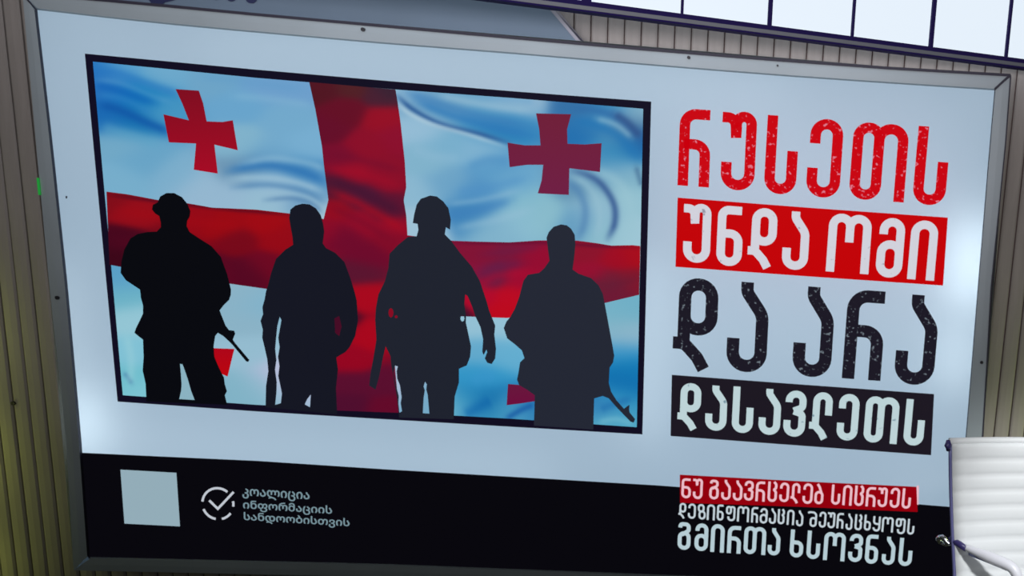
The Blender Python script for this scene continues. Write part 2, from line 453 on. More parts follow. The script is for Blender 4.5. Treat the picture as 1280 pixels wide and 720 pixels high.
white_pts = """125 90 30 110 190;150 85 90 160 205;200 95 110 170 205;180 120 15 120 185;150 115 20 115 190;130 110 40 110 185;140 145 25 105 180;165 150 15 110 175;200 140 70 150 195;
270 100 110 165 200;330 105 110 160 205;370 110 110 160 205;300 130 105 165 205;360 150 115 170 205;150 180 115 170 200;180 200 105 165 200;220 220 125 175 205;150 225 120 175 205;
300 180 130 180 205;340 190 115 170 205;385 180 120 175 210;330 208 70 130 180;370 216 60 130 185;300 213 110 150 180;395 228 90 150 195;350 237 150 185 210;330 252 150 190 210;290 245 150 185 210;
385 248 100 150 190;402 265 170 200 215;250 235 150 185 210;340 226 150 190 215;500 115 150 190 215;520 122 110 160 195;580 125 110 165 200;620 130 130 175 205;650 130 150 185 210;
600 145 60 140 190;640 150 50 135 190;620 160 30 120 180;560 135 90 150 190;720 135 50 110 165;745 150 60 130 180;730 165 30 110 175;760 140 50 130 185;790 145 140 185 205;785 160 50 90 140;
770 170 80 150 190;798 180 20 90 160;780 190 40 130 185;760 195 60 140 185;530 160 150 190 215;530 200 130 180 205;560 180 120 175 205;600 185 130 180 210;560 230 110 165 200;620 210 90 155 200;
600 240 80 145 195;590 265 60 130 185;640 230 110 170 205;620 280 130 180 205;650 270 140 190 210;660 255 130 185 205;520 280 160 195 215;515 240 140 185 210;725 220 110 160 190;720 235 90 140 175;
740 250 140 185 205;728 275 90 150 190;745 270 150 190 210;755 285 140 190 205;785 250 150 195 210;785 290 160 200 215;790 220 130 180 200;770 210 120 170 200;680 265 140 190 205;
150 350 90 160 200;155 370 110 180 200;165 400 150 200 215;165 440 130 195 215;160 475 110 190 205;175 490 130 200 215;305 370 140 180 200;310 400 140 180 200;315 440 150 190 210;300 490 130 180 200;
325 380 130 180 205;232 485 140 180 195;325 480 140 185 205;590 405 150 195 215;600 440 100 170 205;625 410 150 195 215;625 440 100 175 210;600 470 50 150 200;590 500 40 140 190;605 500 20 110 170;
620 515 40 130 180;575 510 110 180 205;640 515 100 180 205;655 510 30 110 175;775 390 120 180 200;785 385 110 175 200;775 410 130 180 200;785 420 150 185 205;780 440 60 150 200;785 460 15 120 180;
780 480 15 110 175;770 500 50 150 195;760 515 80 165 200;750 510 30 100 170;755 525 90 175 200;345 470 190 190 220;496 480 170 190 215;532 500 120 170 200"""
red_pts = """140 250 130 5 20;150 300 70 0 25;165 265 150 5 20;145 325 60 0 20;250 270 150 0 15;280 280 155 0 10;300 300 120 0 20;270 340 90 0 30;310 340 85 0 30;330 280 160 0 10;345 300 150 0 15;330 330 110 0 30;
400 110 80 10 25;440 105 80 25 30;480 117 70 25 45;430 140 100 0 30;480 150 150 0 30;410 160 100 0 35;460 180 140 0 35;495 170 140 0 40;420 200 120 0 40;440 215 150 0 35;480 220 140 0 35;420 235 75 15 45;
450 247 80 15 50;482 262 90 10 45;420 262 150 0 25;450 278 150 0 35;490 284 150 0 35;430 293 110 0 40;460 320 110 0 40;490 300 130 0 35;450 340 90 15 45;455 370 170 0 25;465 420 170 0 25;440 450 150 0 30;
440 480 90 10 45;440 505 80 10 45;475 480 90 10 45;480 510 100 5 40;410 285 140 0 35;600 315 130 10 50;640 315 120 15 55;615 345 100 25 65;600 370 180 0 40;640 370 190 0 30;660 320 150 0 45;650 350 160 0 45;
630 390 190 0 25;600 345 140 10 55;735 315 140 10 40;770 325 160 0 30;795 320 170 0 20;760 350 110 25 50;790 350 130 15 40;770 365 110 20 50;740 340 150 5 45;560 395 60 10 40;420 400 70 5 35"""
def parse(s): return np.array([[float(v) for v in q.split()] for q in s.replace('\n', '').split(';')])
WP, RP = parse(white_pts), parse(red_pts)
# fold strokes of the printed cloth: (points, half-width px, r g b, strength)
FOLDS = [([(118, 88), (150, 92), (195, 108), (225, 118)], 4, (35, 115, 190), .45), ([(118, 100), (150, 104), (190, 120), (215, 128)], 3, (95, 160, 205), .35),
  ([(120, 106), (150, 114), (195, 130)], 4, (12, 95, 180), .5), ([(122, 130), (150, 138), (185, 154), (215, 166)], 4.5, (12, 85, 165), .75), ([(124, 118), (155, 124), (190, 142)], 3, (50, 130, 195), .4),
  ([(126, 158), (160, 168), (200, 180)], 6, (95, 165, 200), .5), ([(250, 95), (310, 102), (380, 112)], 5, (95, 155, 200), .35), ([(290, 120), (340, 124), (390, 132)], 4, (135, 185, 212), .35),
  ([(285, 214), (330, 206), (375, 214), (408, 228)], 4.5, (45, 115, 180), .75), ([(300, 205), (340, 198), (385, 204), (406, 212)], 3.5, (145, 190, 215), .5), ([(285, 224), (330, 222), (370, 228), (405, 240)], 3.5, (155, 192, 214), .7),
  ([(290, 234), (335, 231), (375, 238), (404, 252)], 3, (85, 135, 180), .6), ([(320, 243), (355, 241), (385, 247), (402, 259)], 2.6, (150, 188, 210), .6), ([(330, 250), (365, 248), (390, 255), (402, 266)], 2.4, (80, 125, 170), .5),
  ([(497, 120), (512, 134), (535, 148), (560, 158), (600, 168), (636, 179)], 2.6, (38, 85, 145), .85), ([(498, 130), (512, 142), (540, 155), (585, 168), (632, 183)], 2.2, (180, 208, 222), .65),
  ([(505, 114), (545, 128), (600, 146), (668, 160)], 5, (60, 125, 185), .55), ([(545, 118), (600, 130), (670, 140)], 4, (160, 195, 215), .5), ([(600, 120), (640, 124), (668, 128)], 3, (110, 165, 205), .5),
  ([(520, 126), (560, 143), (620, 160), (668, 170)], 4, (45, 120, 185), .6), ([(715, 136), (745, 138), (775, 150), (800, 172)], 4, (45, 105, 165), .6), ([(715, 150), (745, 156), (775, 172), (800, 200)], 5, (30, 115, 180), .55),
  ([(745, 148), (770, 156), (790, 172)], 3, (140, 185, 208), .55), ([(768, 142), (785, 154), (801, 172)], 4, (45, 75, 130), .65), ([(718, 214), (742, 222), (758, 238), (768, 258), (768, 280), (760, 298)], 3.4, (55, 90, 145), .85),
  ([(712, 220), (732, 230), (746, 250), (750, 275), (744, 298)], 4, (150, 192, 210), .6), ([(706, 226), (722, 238), (731, 258), (730, 280), (722, 300)], 4, (80, 130, 178), .6), ([(735, 212), (765, 222), (784, 244), (790, 275), (786, 300)], 5, (155, 198, 212), .5),
  ([(795, 208), (799, 222), (802, 232)], 2.6, (60, 100, 140), .55), ([(585, 210), (610, 200), (636, 202)], 5, (80, 145, 195), .5), ([(570, 240), (605, 236), (660, 222)], 5, (80, 145, 198), .45), ([(555, 270), (595, 264), (640, 250)], 5, (62, 128, 188), .55),
  ([(560, 255), (600, 250), (650, 238)], 3, (140, 185, 212), .4), ([(570, 285), (620, 275), (665, 262)], 4, (150, 192, 214), .4), ([(515, 185), (540, 195), (575, 198)], 5, (145, 188, 214), .35),
  ([(580, 520), (600, 508), (614, 500)], 6, (12, 98, 168), .6), ([(632, 524), (652, 512), (667, 506)], 3, (22, 88, 162), .7), ([(590, 480), (605, 470), (618, 476)], 7, (60, 150, 205), .4), ([(155, 466), (160, 472), (165, 480)], 2.2, (60, 110, 160), .5),
  ([(158, 420), (164, 450), (162, 480)], 4, (160, 210, 220), .4), ([(750, 512), (765, 506), (790, 498)], 4, (28, 105, 170), .5), ([(748, 528), (770, 524), (792, 530)], 3, (120, 190, 210), .5)]
STROKES = []
for pts_, hwid_, c_, st_ in FOLDS:
    STROKES.append(([(q.x, q.y) for q in smooth_path([(x, y, 0) for x, y in pts_], 5)], hwid_, c_, st_))
RSTROKES = [([(408, 222), (440, 234), (475, 252), (505, 268)], 5.5, (66, 12, 46), .7), ([(412, 238), (445, 252), (480, 272), (508, 290)], 4, (168, 0, 28), .6), ([(412, 258), (450, 276), (490, 300)], 4, (110, 0, 38), .4),
  ([(405, 190), (450, 200), (505, 214)], 4, (110, 0, 40), .4), ([(405, 208), (450, 216), (500, 232)], 4, (165, 0, 34), .4), ([(600, 318), (640, 314), (680, 306)], 4, (105, 22, 68), .4), ([(596, 345), (625, 332), (655, 330)], 5, (100, 24, 72), .5),
  ([(590, 360), (620, 345), (660, 340)], 4, (180, 0, 45), .35), ([(133, 243), (200, 252), (300, 263), (363, 268)], 1.8, (70, 0, 28), .6), ([(566, 304), (670, 303), (800, 310)], 1.8, (85, 0, 45), .5), ([(455, 98), (475, 106), (496, 122)], 7, (50, 28, 46), .6),
  ([(720, 350), (760, 358), (800, 348)], 5, (95, 25, 52), .4), ([(140, 300), (200, 310), (300, 330)], 6, (85, 0, 28), .4), ([(145, 262), (220, 275), (330, 285)], 5, (165, 0, 12), .35)]
def paint(pts, X, Y, sig, strokes):
    acc = np.zeros(X.shape+(3,)); ws = np.zeros(X.shape)
    for x, y, r, g, b in pts:
        d2 = (X-x)**2+((Y-y)*1.5)**2
        ww = np.exp(-d2/(2*sig*sig)) + 0.004*np.exp(-d2/(2*45.0**2)) + 1e-9
        ws += ww
        for c, v in enumerate((r, g, b)): acc[..., c] += ww*v
    col = acc/ws[..., None]
    for pl_, hwid, (r, g, b), st in strokes:
        d2 = np.full(X.shape, 1e9)
        L_ = len(pl_)-1
        endw = np.ones(X.shape)
        for k in range(L_):
            (x0, y0), (x1, y1) = pl_[k], pl_[k+1]
            dx, dy = x1-x0, y1-y0; L2 = dx*dx+dy*dy
            t = np.clip(((X-x0)*dx+(Y-y0)*dy)/L2, 0, 1)
            dd = (X-x0-t*dx)**2+(Y-y0-t*dy)**2
            s_ = (k+t)/L_
            near = dd < d2
            d2 = np.where(near, dd, d2); endw = np.where(near, np.minimum(1, 4*np.minimum(s_+.08, 1.08-s_)), endw)
        a = st*endw*np.exp(-d2/(2*hwid*hwid))
        for c, v in enumerate((r, g, b)): col[..., c] = col[..., c]*(1-a)+v*a
    col = np.clip(col/255.0, 0, 1)
    return np.where(col <= .04045, col/12.92, ((col+.055)/1.055)**2.4)
def grid_obj(name, X, Y, y, colfn, label=None):
    h, wd_ = X.shape
    D = np.stack([(X-CX)/F_PX, -(Y-CY)/F_PX, -np.ones_like(X)], -1).reshape(-1, 3)
    R = np.array([list(r) for r in ROT]); Dw = D @ R.T
    t = (y-CAM.y)/Dw[:, 1]; V = np.array(CAM)+Dw*t[:, None]
    idx = np.arange(h*wd_).reshape(h, wd_)
    F = np.stack([idx[1:, :-1], idx[1:, 1:], idx[:-1, 1:], idx[:-1, :-1]], -1).reshape(-1, 4)
    me = bpy.data.meshes.new(name); me.from_pydata(V.tolist(), [], F.tolist()); me.update()
    at = me.attributes.new('print', 'FLOAT_COLOR', 'POINT')
    c = colfn(X, Y).reshape(-1, 3); c4 = np.ones((len(c), 4)); c4[:, :3] = c
    at.data.foreach_set('color', c4.astype(np.float32).ravel())
    o = link(name, me, M_flagc, sheet)
    if label: o['label'] = label
    return o
def quadgrid(topc, botc, leftc, rightc, nx, ny, transpose=False):
    """grid between a top and a bottom polyline (functions of u) """
    u = np.linspace(0, 1, nx); v = np.linspace(0, 1, ny)
    def pl(c, s):
        xs = np.array([p[0] for p in c], float); ys = np.array([p[1] for p in c], float)
        d = np.concatenate([[0], np.cumsum(np.hypot(np.diff(xs), np.diff(ys)))]); d /= d[-1]
        return np.interp(s, d, xs), np.interp(s, d, ys)
    tx, ty = pl(topc, u); bx, by = pl(botc, u)
    X = tx[None, :]*(1-v[:, None])+bx[None, :]*v[:, None]
    Y = ty[None, :]*(1-v[:, None])+by[None, :]*v[:, None]
    return X, Y
X, Y = quadgrid(B_in_t, B_in_b, None, None, 300, 200)
grid_obj('flag_cloth', X, Y, -0.0018, lambda a, b: paint(WP, a, b, 17, STROKES), 'printed white flag cloth with blue folds')
redf = lambda a, b: paint(RP, a, b, 12, RSTROKES)
T1 = [(133, 239.5), (160, 243), (197, 250), (234, 254), (265, 259.5), (320, 262), (363, 267), (412, 275)]
T1b = [(137, 331), (175, 338), (290, 355), (332, 361), (425, 375)]
X, Y = quadgrid(T1, T1b, None, None, 90, 36); grid_obj('flag_red_band', X, Y, -0.0024, redf, 'left arm of the printed red cross band')
T2 = [(500, 293), (566, 301), (596, 302), (637, 303), (674, 300.5), (721, 300.7), (746, 304), (764, 307), (791, 306.5), (800.3, 307.5)]
T2b = [(492, 394), (581, 395.5), (634, 397.5), (700, 388), (755, 379), (799, 368.5)]
X, Y = quadgrid(T2, T2b, None, None, 100, 36); grid_obj('flag_red_band', X, Y, -0.0024, redf, 'right arm of the printed red cross band')
VL = [(386.5, 102.5), (394.4, 138), (402.4, 183), (405, 208), (408.8, 237), (410.4, 250), (404, 276), (410, 380), (416, 450), (419, 513)]
VR = [(494.4, 112), (496.6, 125), (500.8, 154), (506, 202), (507.8, 234), (504.6, 250), (507.8, 269), (509.4, 294), (500, 380), (492, 440), (499, 516)]
Xt, Yt = quadgrid(VL, VR, None, None, 120, 40); grid_obj('flag_red_band', Xt.T, Yt.T, -0.0026, redf, 'vertical printed red cross band').data.flip_normals()
# the four small crosses of the flag (two of them mostly hidden by the figures)
def cross(ring, c1, c2, label):
    o = flatpoly('flag_small_cross', [ring], -0.0026, M_flagc, sheet)
    at = o.data.attributes.new('print', 'FLOAT_COLOR', 'POINT')
    ys = [p[1] for p in ring]; y0, y1 = min(ys), max(ys); cc = []
    for x, y in ring:
        t = (y-y0)/(y1-y0)
        cc += [lin(a*(1-t)+b*t) for a, b in zip(c1, c2)]+[1.0]
    at.data.foreach_set('color', cc); o['label'] = label
cross([(219.4, 111.4), (248.6, 113.3), (254, 129.4), (258.3, 151.7), (277.8, 152.5), (291, 150.3), (297.2, 187.8), (268, 180.8), (272.2, 217), (242.2, 212.2), (245, 179.4), (211, 178), (204.2, 142.8), (236, 150.3), (227.8, 129.4)], (128, 0, 25), (168, 0, 32), 'small red cross, upper left')
cross([(670, 141.7), (713.9, 142.8), (708.9, 161.7), (709.4, 179.7), (731, 180.6), (752, 179), (750, 215), (711.7, 210.3), (711, 243.6), (672.2, 241.7), (677, 225.6), (679, 206), (659, 206), (637, 209), (634.4, 178.3), (656, 181.7), (675.6, 181.7), (674, 161.7)], (112, 22, 52), (112, 24, 66), 'small dark red cross, upper right')
cross([(255, 434.8), (293, 436.2), (289, 452), (284.6, 470.8), (277.7, 467.6), (262, 465)], (175, 0, 22), (190, 0, 10), 'corner of a small red cross behind the first figure')
cross([(635, 480), (648, 481), (672, 484), (672, 501), (648, 504.7), (633.3, 506.5)], (105, 20, 60), (110, 10, 60), 'corner of a small red cross behind the fourth figure')

# the four printed figures
def ell(cx, cy, rx, ry, n=10): return [(cx+rx*math.cos(2*math.pi*k/n), cy+ry*math.sin(2*math.pi*k/n)) for k in range(n)]
S1 = [(200.3,245.5),(208,241.3),(217.8,241.3),(227.5,246.5),(234.3,255),(238,264),(237,271),(234,276),(233.3,282.5),(237,290),(248.9,298),(264.4,307.7),(276,321),(283.9,342.7),(286.8,354),(288.7,362),(288.5,368.6),(286.3,375),
 (280,381),(274.5,388),(278,397),(282,407),(286.3,412.7),(292.8,413.4),(294,417),(291,424.5),(294,429),(311.7,450),(310,452.5),(307.5,451.5),(290.6,431),(286.3,426.7),(279,420),(272.3,416),(269,420),(267,433),(268,446),(273,458),(277.7,467.6),(280,472),(281,480),(283.7,489),(281,494),(284,506),
 (183,502),(182,480),(178.3,463),(179.5,446),(178.7,424.5),(174,421),(168,416),(170,410),(175,400),(178.7,392),(178.7,381.5),(176,372),(175,362),(169,358),(157.5,350.5),(150.7,341),(151.7,327),(155.5,311.6),(163,298),(172,292.5),(184,290),(196,289.5),(201,284),(201,278.6),(199,270),(194,267),(190,262),(191,256),(197,253)]
S1h = [(225,454.7),(228.2,455.5),(231,463),(234.7,474),(239,489),(243.3,500),(224,498.8),(226.5,488),(227,480.5),(226,466)]
S2 = [(363,262),(369,257),(378,254.6),(387,255.5),(395,260.5),(401,269),(404,280),(405.3,290),(403.4,304),(407.3,310),(419,316),(430.6,327.6),(438.4,349),(443,364),(446,376),(447.5,401),(444,420),(437,434),(432,440),(425,444),(420.4,447),(422.5,461.7),(420,485),(421.5,518),
 (331.9,509),(332.5,482.5),(335.4,463.8),(334,449),(330.8,434.6),(327.7,422),(328.5,412),(325.6,401),(328.8,393),(328,384),(330.8,374),(332.4,364.5),(335,356.7),(339,341),(345,323.6),(356.7,312),(366.4,306),(365.5,296),(363,282),(361.5,273)]
S2h = [[(349.6,396),(351.8,400),(350,410),(347.8,422),(349.5,434),(347.5,446),(349.3,458),(347.8,470),(350,480),(352.4,492),(351,504),(344,506),(345.6,490),(346,478),(343.8,462),(345.5,450),(344,436),(345,424),(346.6,408)], [(388.5,493),(387.5,509),(381,505.5),(384,499)], [(418,398),(424,395),(427,408),(424,420),(419,416)]]
S3 = [(520.8,255.8),(526,248.5),(537.5,244.4),(546,245.6),(554,251.7),(560.4,260),(563.5,274.6),(562.5,287),(557.3,284),(556,293),(564.6,301.7),(575,316),(589.6,333),(600,351.7),(608.3,376.7),(611.4,388),(619,407),(617.9,418),(620,436),(619,448),(614.6,455),(609.2,453.5),(606,448),(609,440),(608,437),(604.5,444),(602.8,439.6),(603.9,424.5),(600.6,409),(594,395),(590,383),(584.5,370),
 (581.5,368),(580.5,380),(582.5,395.4),(582.3,403),(585.6,418),(588.8,433),(587.7,446),(583.4,456.8),(573.7,461),(573.7,478),(568.4,495.5),(567.3,524),(499,522),(496,495),(491.5,470),(489,456),(488,445),(482,433),(479,446),(473.7,471.8),(469.4,487),(461.5,482),(463,467.5),(467,446),(470.4,424.5),(469,400),(469.8,385),(473,368),(481,351.7),(485.4,335),(487,317),(498,305.8),(510,296),(520.8,295.4),(523,287),(521.9,279.8),(516,278.8),(517.7,268)]
S3h = [[(493.8,457),(497.3,458),(495.8,464),(496.5,473),(500,482),(502,497),(500.8,504),(502.5,514),(499.3,516),(498,504),(498.5,495),(494.5,480),(491.5,466)],
 [(531.3,477),(533.5,480.5),(532.8,487),(534.5,493),(536.7,517),(528.5,516.5),(529.6,497),(531,488),(529.6,483)], ell(495.2, 396, 1.9, 1.9, 8), ell(578, 398, 2.6, 4, 8), ell(488.7, 391, 3.2, 6, 8)]
S4 = [(683.2,297),(686,290),(692,283.5),(701.3,280.5),(708.5,281.7),(714,286),(718.4,293.5),(719.3,306),(717.5,324),(715.7,336.8),(723,342),(739,347.7),(748.2,356.7),(753.6,367.5),(756.4,382),(760,401.5),(764,423),(767.8,444.5),(766.3,453),(762,459.6),(761,479),(764,489.7),(770.6,500.4),(780,511),(783.5,508),(786.8,506),(786.5,512),(787,515.5),(794,524),(792,528.4),(788,527),(770.6,509),(761,498),(753.4,495),(742.7,498),(741.6,537),
 (667.3,532),(668,512),(668.4,494),(658.7,487),(649,481.5),(646.3,474.6),(648,466),(650,453),(655.5,447.7),(652.3,438),(643.7,430.5),(634,423),(629.7,410),(633,402),(638,396),(643.5,386),(649,371),(654.3,351),(659.7,343.5),(674,341),(680.5,335),(686.8,326),(685,313)]
def figure(ring, holes, c, label):
    m = ink('silhouette_ink_haze', c)  # paler towards the right: reflected room haze is put into the ink colour
    sub('soldier_silhouette', [ring]+holes, m, -0.0032, label)
figure(S1, [S1h], (9, 10, 16), 'leftmost printed soldier silhouette with rifle barrel at the right')
figure(S2, S2h, (22, 24, 36), 'second printed soldier silhouette, bare round head')
figure(S3, S3h, (32, 36, 48), 'third printed soldier silhouette wearing a helmet')
figure(S4, [], (37, 41, 54), 'rightmost printed soldier silhouette with rifle pointing down')

# ------------------------------------------------------------------ lettering drawn from strokes
def fillet(pts, closed=False, seg=7):
    out = []; n = len(pts)
    for i, p in enumerate(pts):
        x, y = p[0], p[1]; r = p[2] if len(p) > 2 else 0
        if r <= 0 or (not closed and i in (0, n-1)): out.append((x, y)); continue
        a = pts[(i-1) % n]; b = pts[(i+1) % n]
        va = Vector((a[0]-x, a[1]-y)); vb = Vector((b[0]-x, b[1]-y)); la, lb = va.length, vb.length
        va /= la; vb /= lb
        ang = va.angle(vb, math.pi)
        if ang > 3.1: out.append((x, y)); continue
        d = r/math.tan(ang/2); d = min(d, la*(0.5 if (closed or 0 < (i-1) % n) and len(a) > 2 and a[2] > 0 else 1.0), lb*(0.5 if len(b) > 2 and b[2] > 0 else 1.0))
        r2 = d*math.tan(ang/2)
        p0 = Vector((x, y))+va*d; p1 = Vector((x, y))+vb*d
        c = Vector((x, y)) + (va+vb).normalized()*(r2/math.sin(ang/2))
        a0 = math.atan2(p0.y-c.y, p0.x-c.x); a1 = math.atan2(p1.y-c.y, p1.x-c.x)
        da = (a1-a0+math.pi) % (2*math.pi)-math.pi
        for k in range(seg+1):
            a_ = a0+da*k/seg; out.append((c.x+r2*math.cos(a_), c.y+r2*math.sin(a_)))
    return out
def ribbon(pts, w, closed=False):
    """quads of half-width w/2 along the centreline"""
    q = [Vector(p) for p in pts]; c = [q[0]]
    for p in q[1:]:
        if (p-c[-1]).length > 1e-5: c.append(p)
    if closed and (c[0]-c[-1]).length < 1e-5: c.pop()
    n = len(c); L, Rr = [], []
    for i in range(n):
        if closed: a, b = c[(i-1) % n], c[(i+1) % n]
        else: a, b = c[max(i-1, 0)], c[min(i+1, n-1)]
        t1 = (c[i]-a); t2 = (b-c[i])
        t1 = t1.normalized() if t1.length > 0 else t2.normalized(); t2 = t2.normalized() if t2.length > 0 else t1
        t = (t1+t2).normalized(); nn_ = Vector((-t.y, t.x)); k = w/2/max(0.5, nn_.dot(Vector((-t1.y, t1.x))))
        L.append(c[i]+nn_*k); Rr.append(c[i]-nn_*k)
    m = n if closed else n-1
    return [(L[i], Rr[i], Rr[(i+1) % n], L[(i+1) % n]) for i in range(m)]
def glyph(ch, W, w):
    l, r, t, b = w/2, W-w/2, 1-w/2, w/2
    R = (r-l)/2*0.98; s = R*0.8
    def oval(x0, x1, y0, y1):
        q = min((x1-x0)/2, (y1-y0)/2)*0.98
        return ([(x0, y0, q), (x1, y0, q), (x1, y1, q), (x0, y1, q)], True)
    o = lambda *p: (list(p), False)
    m = .61-w/2
    tail = o((0.0, .275), (.26*W, .275, .12), (.56*W, .13, .12), (.72*W, 0))
    if ch == 'რ': return [o((l, 0), (l, t, R*1.1), (W*.96, t)), o((l, m), (r, m, R), (r, 0))]
    if ch == 'უ':
        c = .42*W
        return [o((0, t-.02), (c-.02, t-.02, .1), (c, .66)), o((c, .7), (c, t, .12), (r, t, R*.75), (r, b, R), (l+.02*W, b, R), (l+.02*W, .35))]
    if ch == 'ს': return [o((l, 1), (l, b, R), (r, b, R), (r, .56))]
    if ch == 'ე': return [o((l+.03*W, .68), (l+.03*W, t, R), (r, t, R), (r, b, R), (l, b, R), (l, .37))]
    if ch == 'თ':
        c = .57*W-w/2; q = (c-l)/2; q2 = (r-c)/2
        return [oval(l, c, b, t), o((c, .7), (c, t, q2*.98), (r, t, q2*.98), (r, 0))]
    if ch == 'ნ': return [o((W*.93, t), (l, t, s), (l, b, R), (r, b, R), (r, m, R), (l, m))]
    if ch == 'დ':
        l2 = .1*W+l
        return [oval(l2, r, .37+w/2, t), o((l2, .7), (l2, .24)), tail]
    if ch == 'ა': return [o((.44*W, 1), (.44*W, .89, .12), (r, .64, .2), (r, b, R), (l, b, R), (l, .37))]
    if ch == 'ო':
        c = .5*W; q = (c-l)/2
        return [o((l, 0), (l, t, q), (c, t, q), (c, .52)), o((c, .7), (c, t, q), (r, t, q), (r, 0))]
    if ch == 'მ': return [o((l+.04*W, .72), (l+.04*W, t, R), (r, t, R), (r, .3)), oval(l, r, b, .625-w/2)]
    if ch == 'ი': return [o((l, 0), (l, t, R), (r, t, R), (r, 0))]
    if ch == 'ვ': return [o((l+.04*W, .74), (l+.04*W, t, R), (r, t, R), (r, .64, .09), (.44*W, .555)), o((.44*W, .555), (r, .50, .09), (r, b, R), (l, b, R), (l, .35))]
    if ch == 'ლ':
        l2 = .12*W+l; q = (r-l2)/2
        return [o((r, .51), (r, t, q), (l2, t, q), (l2, .24)), tail]
    if ch == 'გ': return [o((.16*W, .80), (.2*W, t, .09), (.82*W, t, .12), (.82*W, .70, .1), (.3*W, .54)), oval(l, r, b, .60)]
    if ch == 'ც': return [o((.64*W, 1), (r, .88, .1), (r, .70, .08), (.66*W, .61, .03), (r, .50, .08), (r, b, R), (l, b, R), (l, 1))]
    if ch == 'ბ': return [o((.28*W, 1), (.5*W, .86, .1), (.78*W, .52)), oval(l, r, b, .60)]
    if ch == 'ზ': return [oval(l, .84*W-l, .52, t), oval(l+.12*W, r, b, .52)]
    if ch == 'ფ':
        c = .52*W
        return [oval(l, c, .5, t), o((c, .8), (c, t, .08), (r, t, R*.6), (r, b, R*.8), (.28*W, b, R*.7), (.28*W, .30))]
    if ch == 'შ': return [o((0, .86), (.12*W, t, .06), (r, t, R), (r, .3)), oval(.2*W+l, r, b, .64-w/2)]
    if ch == 'ხ': return [o((l, 1), (l, b, R), (r, b, R), (r, m, R), (l, m))]
    if ch == 'ყ': return [o((r, 1), (r, b, R), (l, b, R), (l, .26)), o((l, 1), (l, .5, R), (r, .5))]
    raise KeyError(ch)
def text_line(name, spans, wpx, m, y):
    """spans: (letter, x left, x right, y top, y bottom) on the sheet; wpx: stroke width; every letter its own object"""
    for ch, xl, xr, yt, yb in spans:
        vs, fs = [], []
        h = yb-yt; cx = (xl+xr)/2; cy = (yt+yb)/2
        lean = (VV[0]-cx)/(VV[1]-cy)                       # dx per px downwards
        sl = 0.073                                          # fall of the baseline
        Wp = (xr-xl) - abs(lean)*h*0.55
        Wg = Wp/h; wg = wpx/h
        for path, closed in glyph(ch, Wg, wg):
            for q in ribbon(fillet(path, closed), wg, closed):
                n = len(vs)
                for p in q:
                    dx = (p.x-Wg/2)*h; u = p.y
                    py = cy + (0.5-u)*(h-abs(sl)*Wp*0.5) + dx*sl
                    px = cx + dx + (py-cy)*lean
                    vs.append(P(px, py, y))
                fs.append((n, n+1, n+2, n+3))
        out = []
        for f in fs:
            a, b, c = (vs[i] for i in f[:3]); out.append(f if (b-a).cross(c-a).y < 0 else f[::-1])
        pyobj(name, vs, out, m, sheet)
L1 = [('რ',847.5,889,135.6,233.7),('უ',900,946,138.5,238.6),('ს',955.4,998.7,144.3,243.4),('ე',1008,1054,148,247.6),('თ',1061.8,1135.7,153,252),('ს',1141.5,1187.6,158,257)]
L2 = [('უ',853,889.2,254,329),('ნ',895.4,929.4,257,333),('დ',934.3,971.8,259.6,335),('ა',977.4,1012.6,264,337.8),('ო',1033,1089.7,267,342),('მ',1094.8,1131.4,272,347.5),('ი',1135,1172.7,275.2,350.5)]
L3 = [('დ',840.7,898,346.8,462),('ა',908,961.8,352,466),('ა',990.7,1043.8,357.8,472),('რ',1053.9,1107.3,362,475.4),('ა',1118.4,1174,367.9,481.8)]
L4 = [('დ',846.6,876.7,478.4,537),('ა',881.3,909.5,481.6,538.8),('ს',914.7,942.8,483.3,541.6),('ა',948,977,485.8,544),('ვ',979,1008.3,487.8,546.3),('ლ',1011,1041,489.8,548.8),('ე',1045.7,1074.5,492,551),('თ',1079.5,1124.5,495.4,554.5),('ს',1129.4,1157.5,499,557.3)]
L5 = [('ნ',851.6,864,597.7,623),('უ',865.8,878.7,598,624),('გ',886.4,898.9,599.5,624.4),('ა',901.4,913.9,599.7,625.2),('ა',916,928.5,600.5,626),('ვ',929.8,942.3,600.7,626),('რ',944.3,956.8,601.6,627),('ც',959.3,971.8,602,627.6),('ე',974,986.8,603,627.8),('ლ',988,1000.6,603.7,629),('ე',1003,1016.5,604,630),('ბ',1017.8,1030,605,630.4),
      ('ს',1038.8,1051,605.8,631),('ი',1053,1065.8,606.2,632),('ც',1067.7,1080.3,607,632.6),('რ',1082,1095.3,608.6,633.4),('უ',1096.7,1109.8,609,634),('ე',1112,1125.3,609.5,635),('ს',1127,1139.4,610.5,636)]
L6 = [('დ',848,858,628.4,648),('ე',859.8,870,629.3,648.6),('ზ',871.8,882.5,630,649.5),('ი',883.4,894,630.4,650.4),('ნ',895.9,904.9,630.6,650.8),('ფ',907,919.5,632.3,651.6),('ო',921.2,936.7,632.7,652.5),('რ',938.8,948,633.6,653.4),('მ',949.5,959.8,635,654.5),('ა',961,970.5,635.4,655),('ც',971.8,981.2,636.4,655.4),('ი',983.4,993.3,637,656.4),('ა',995,1004.5,638,658),
      ('შ',1009.6,1021.6,639,658.8),('ე',1023.4,1033.2,639.5,659.6),('უ',1034,1044.4,640,660.4),('რ',1045.6,1055,641,660.8),('ა',1056.9,1066.2,642,662.6),('ც',1068,1078,643,663),('ხ',1079.8,1089.2,643.4,663.3),('ყ',1090.6,1101,645.3,664.5),('ო',1101.9,1117.3,646,665.5),('ფ',1118.8,1132.3,647.6,667.8),('ს',1133.8,1143.6,648.6,668.3)]
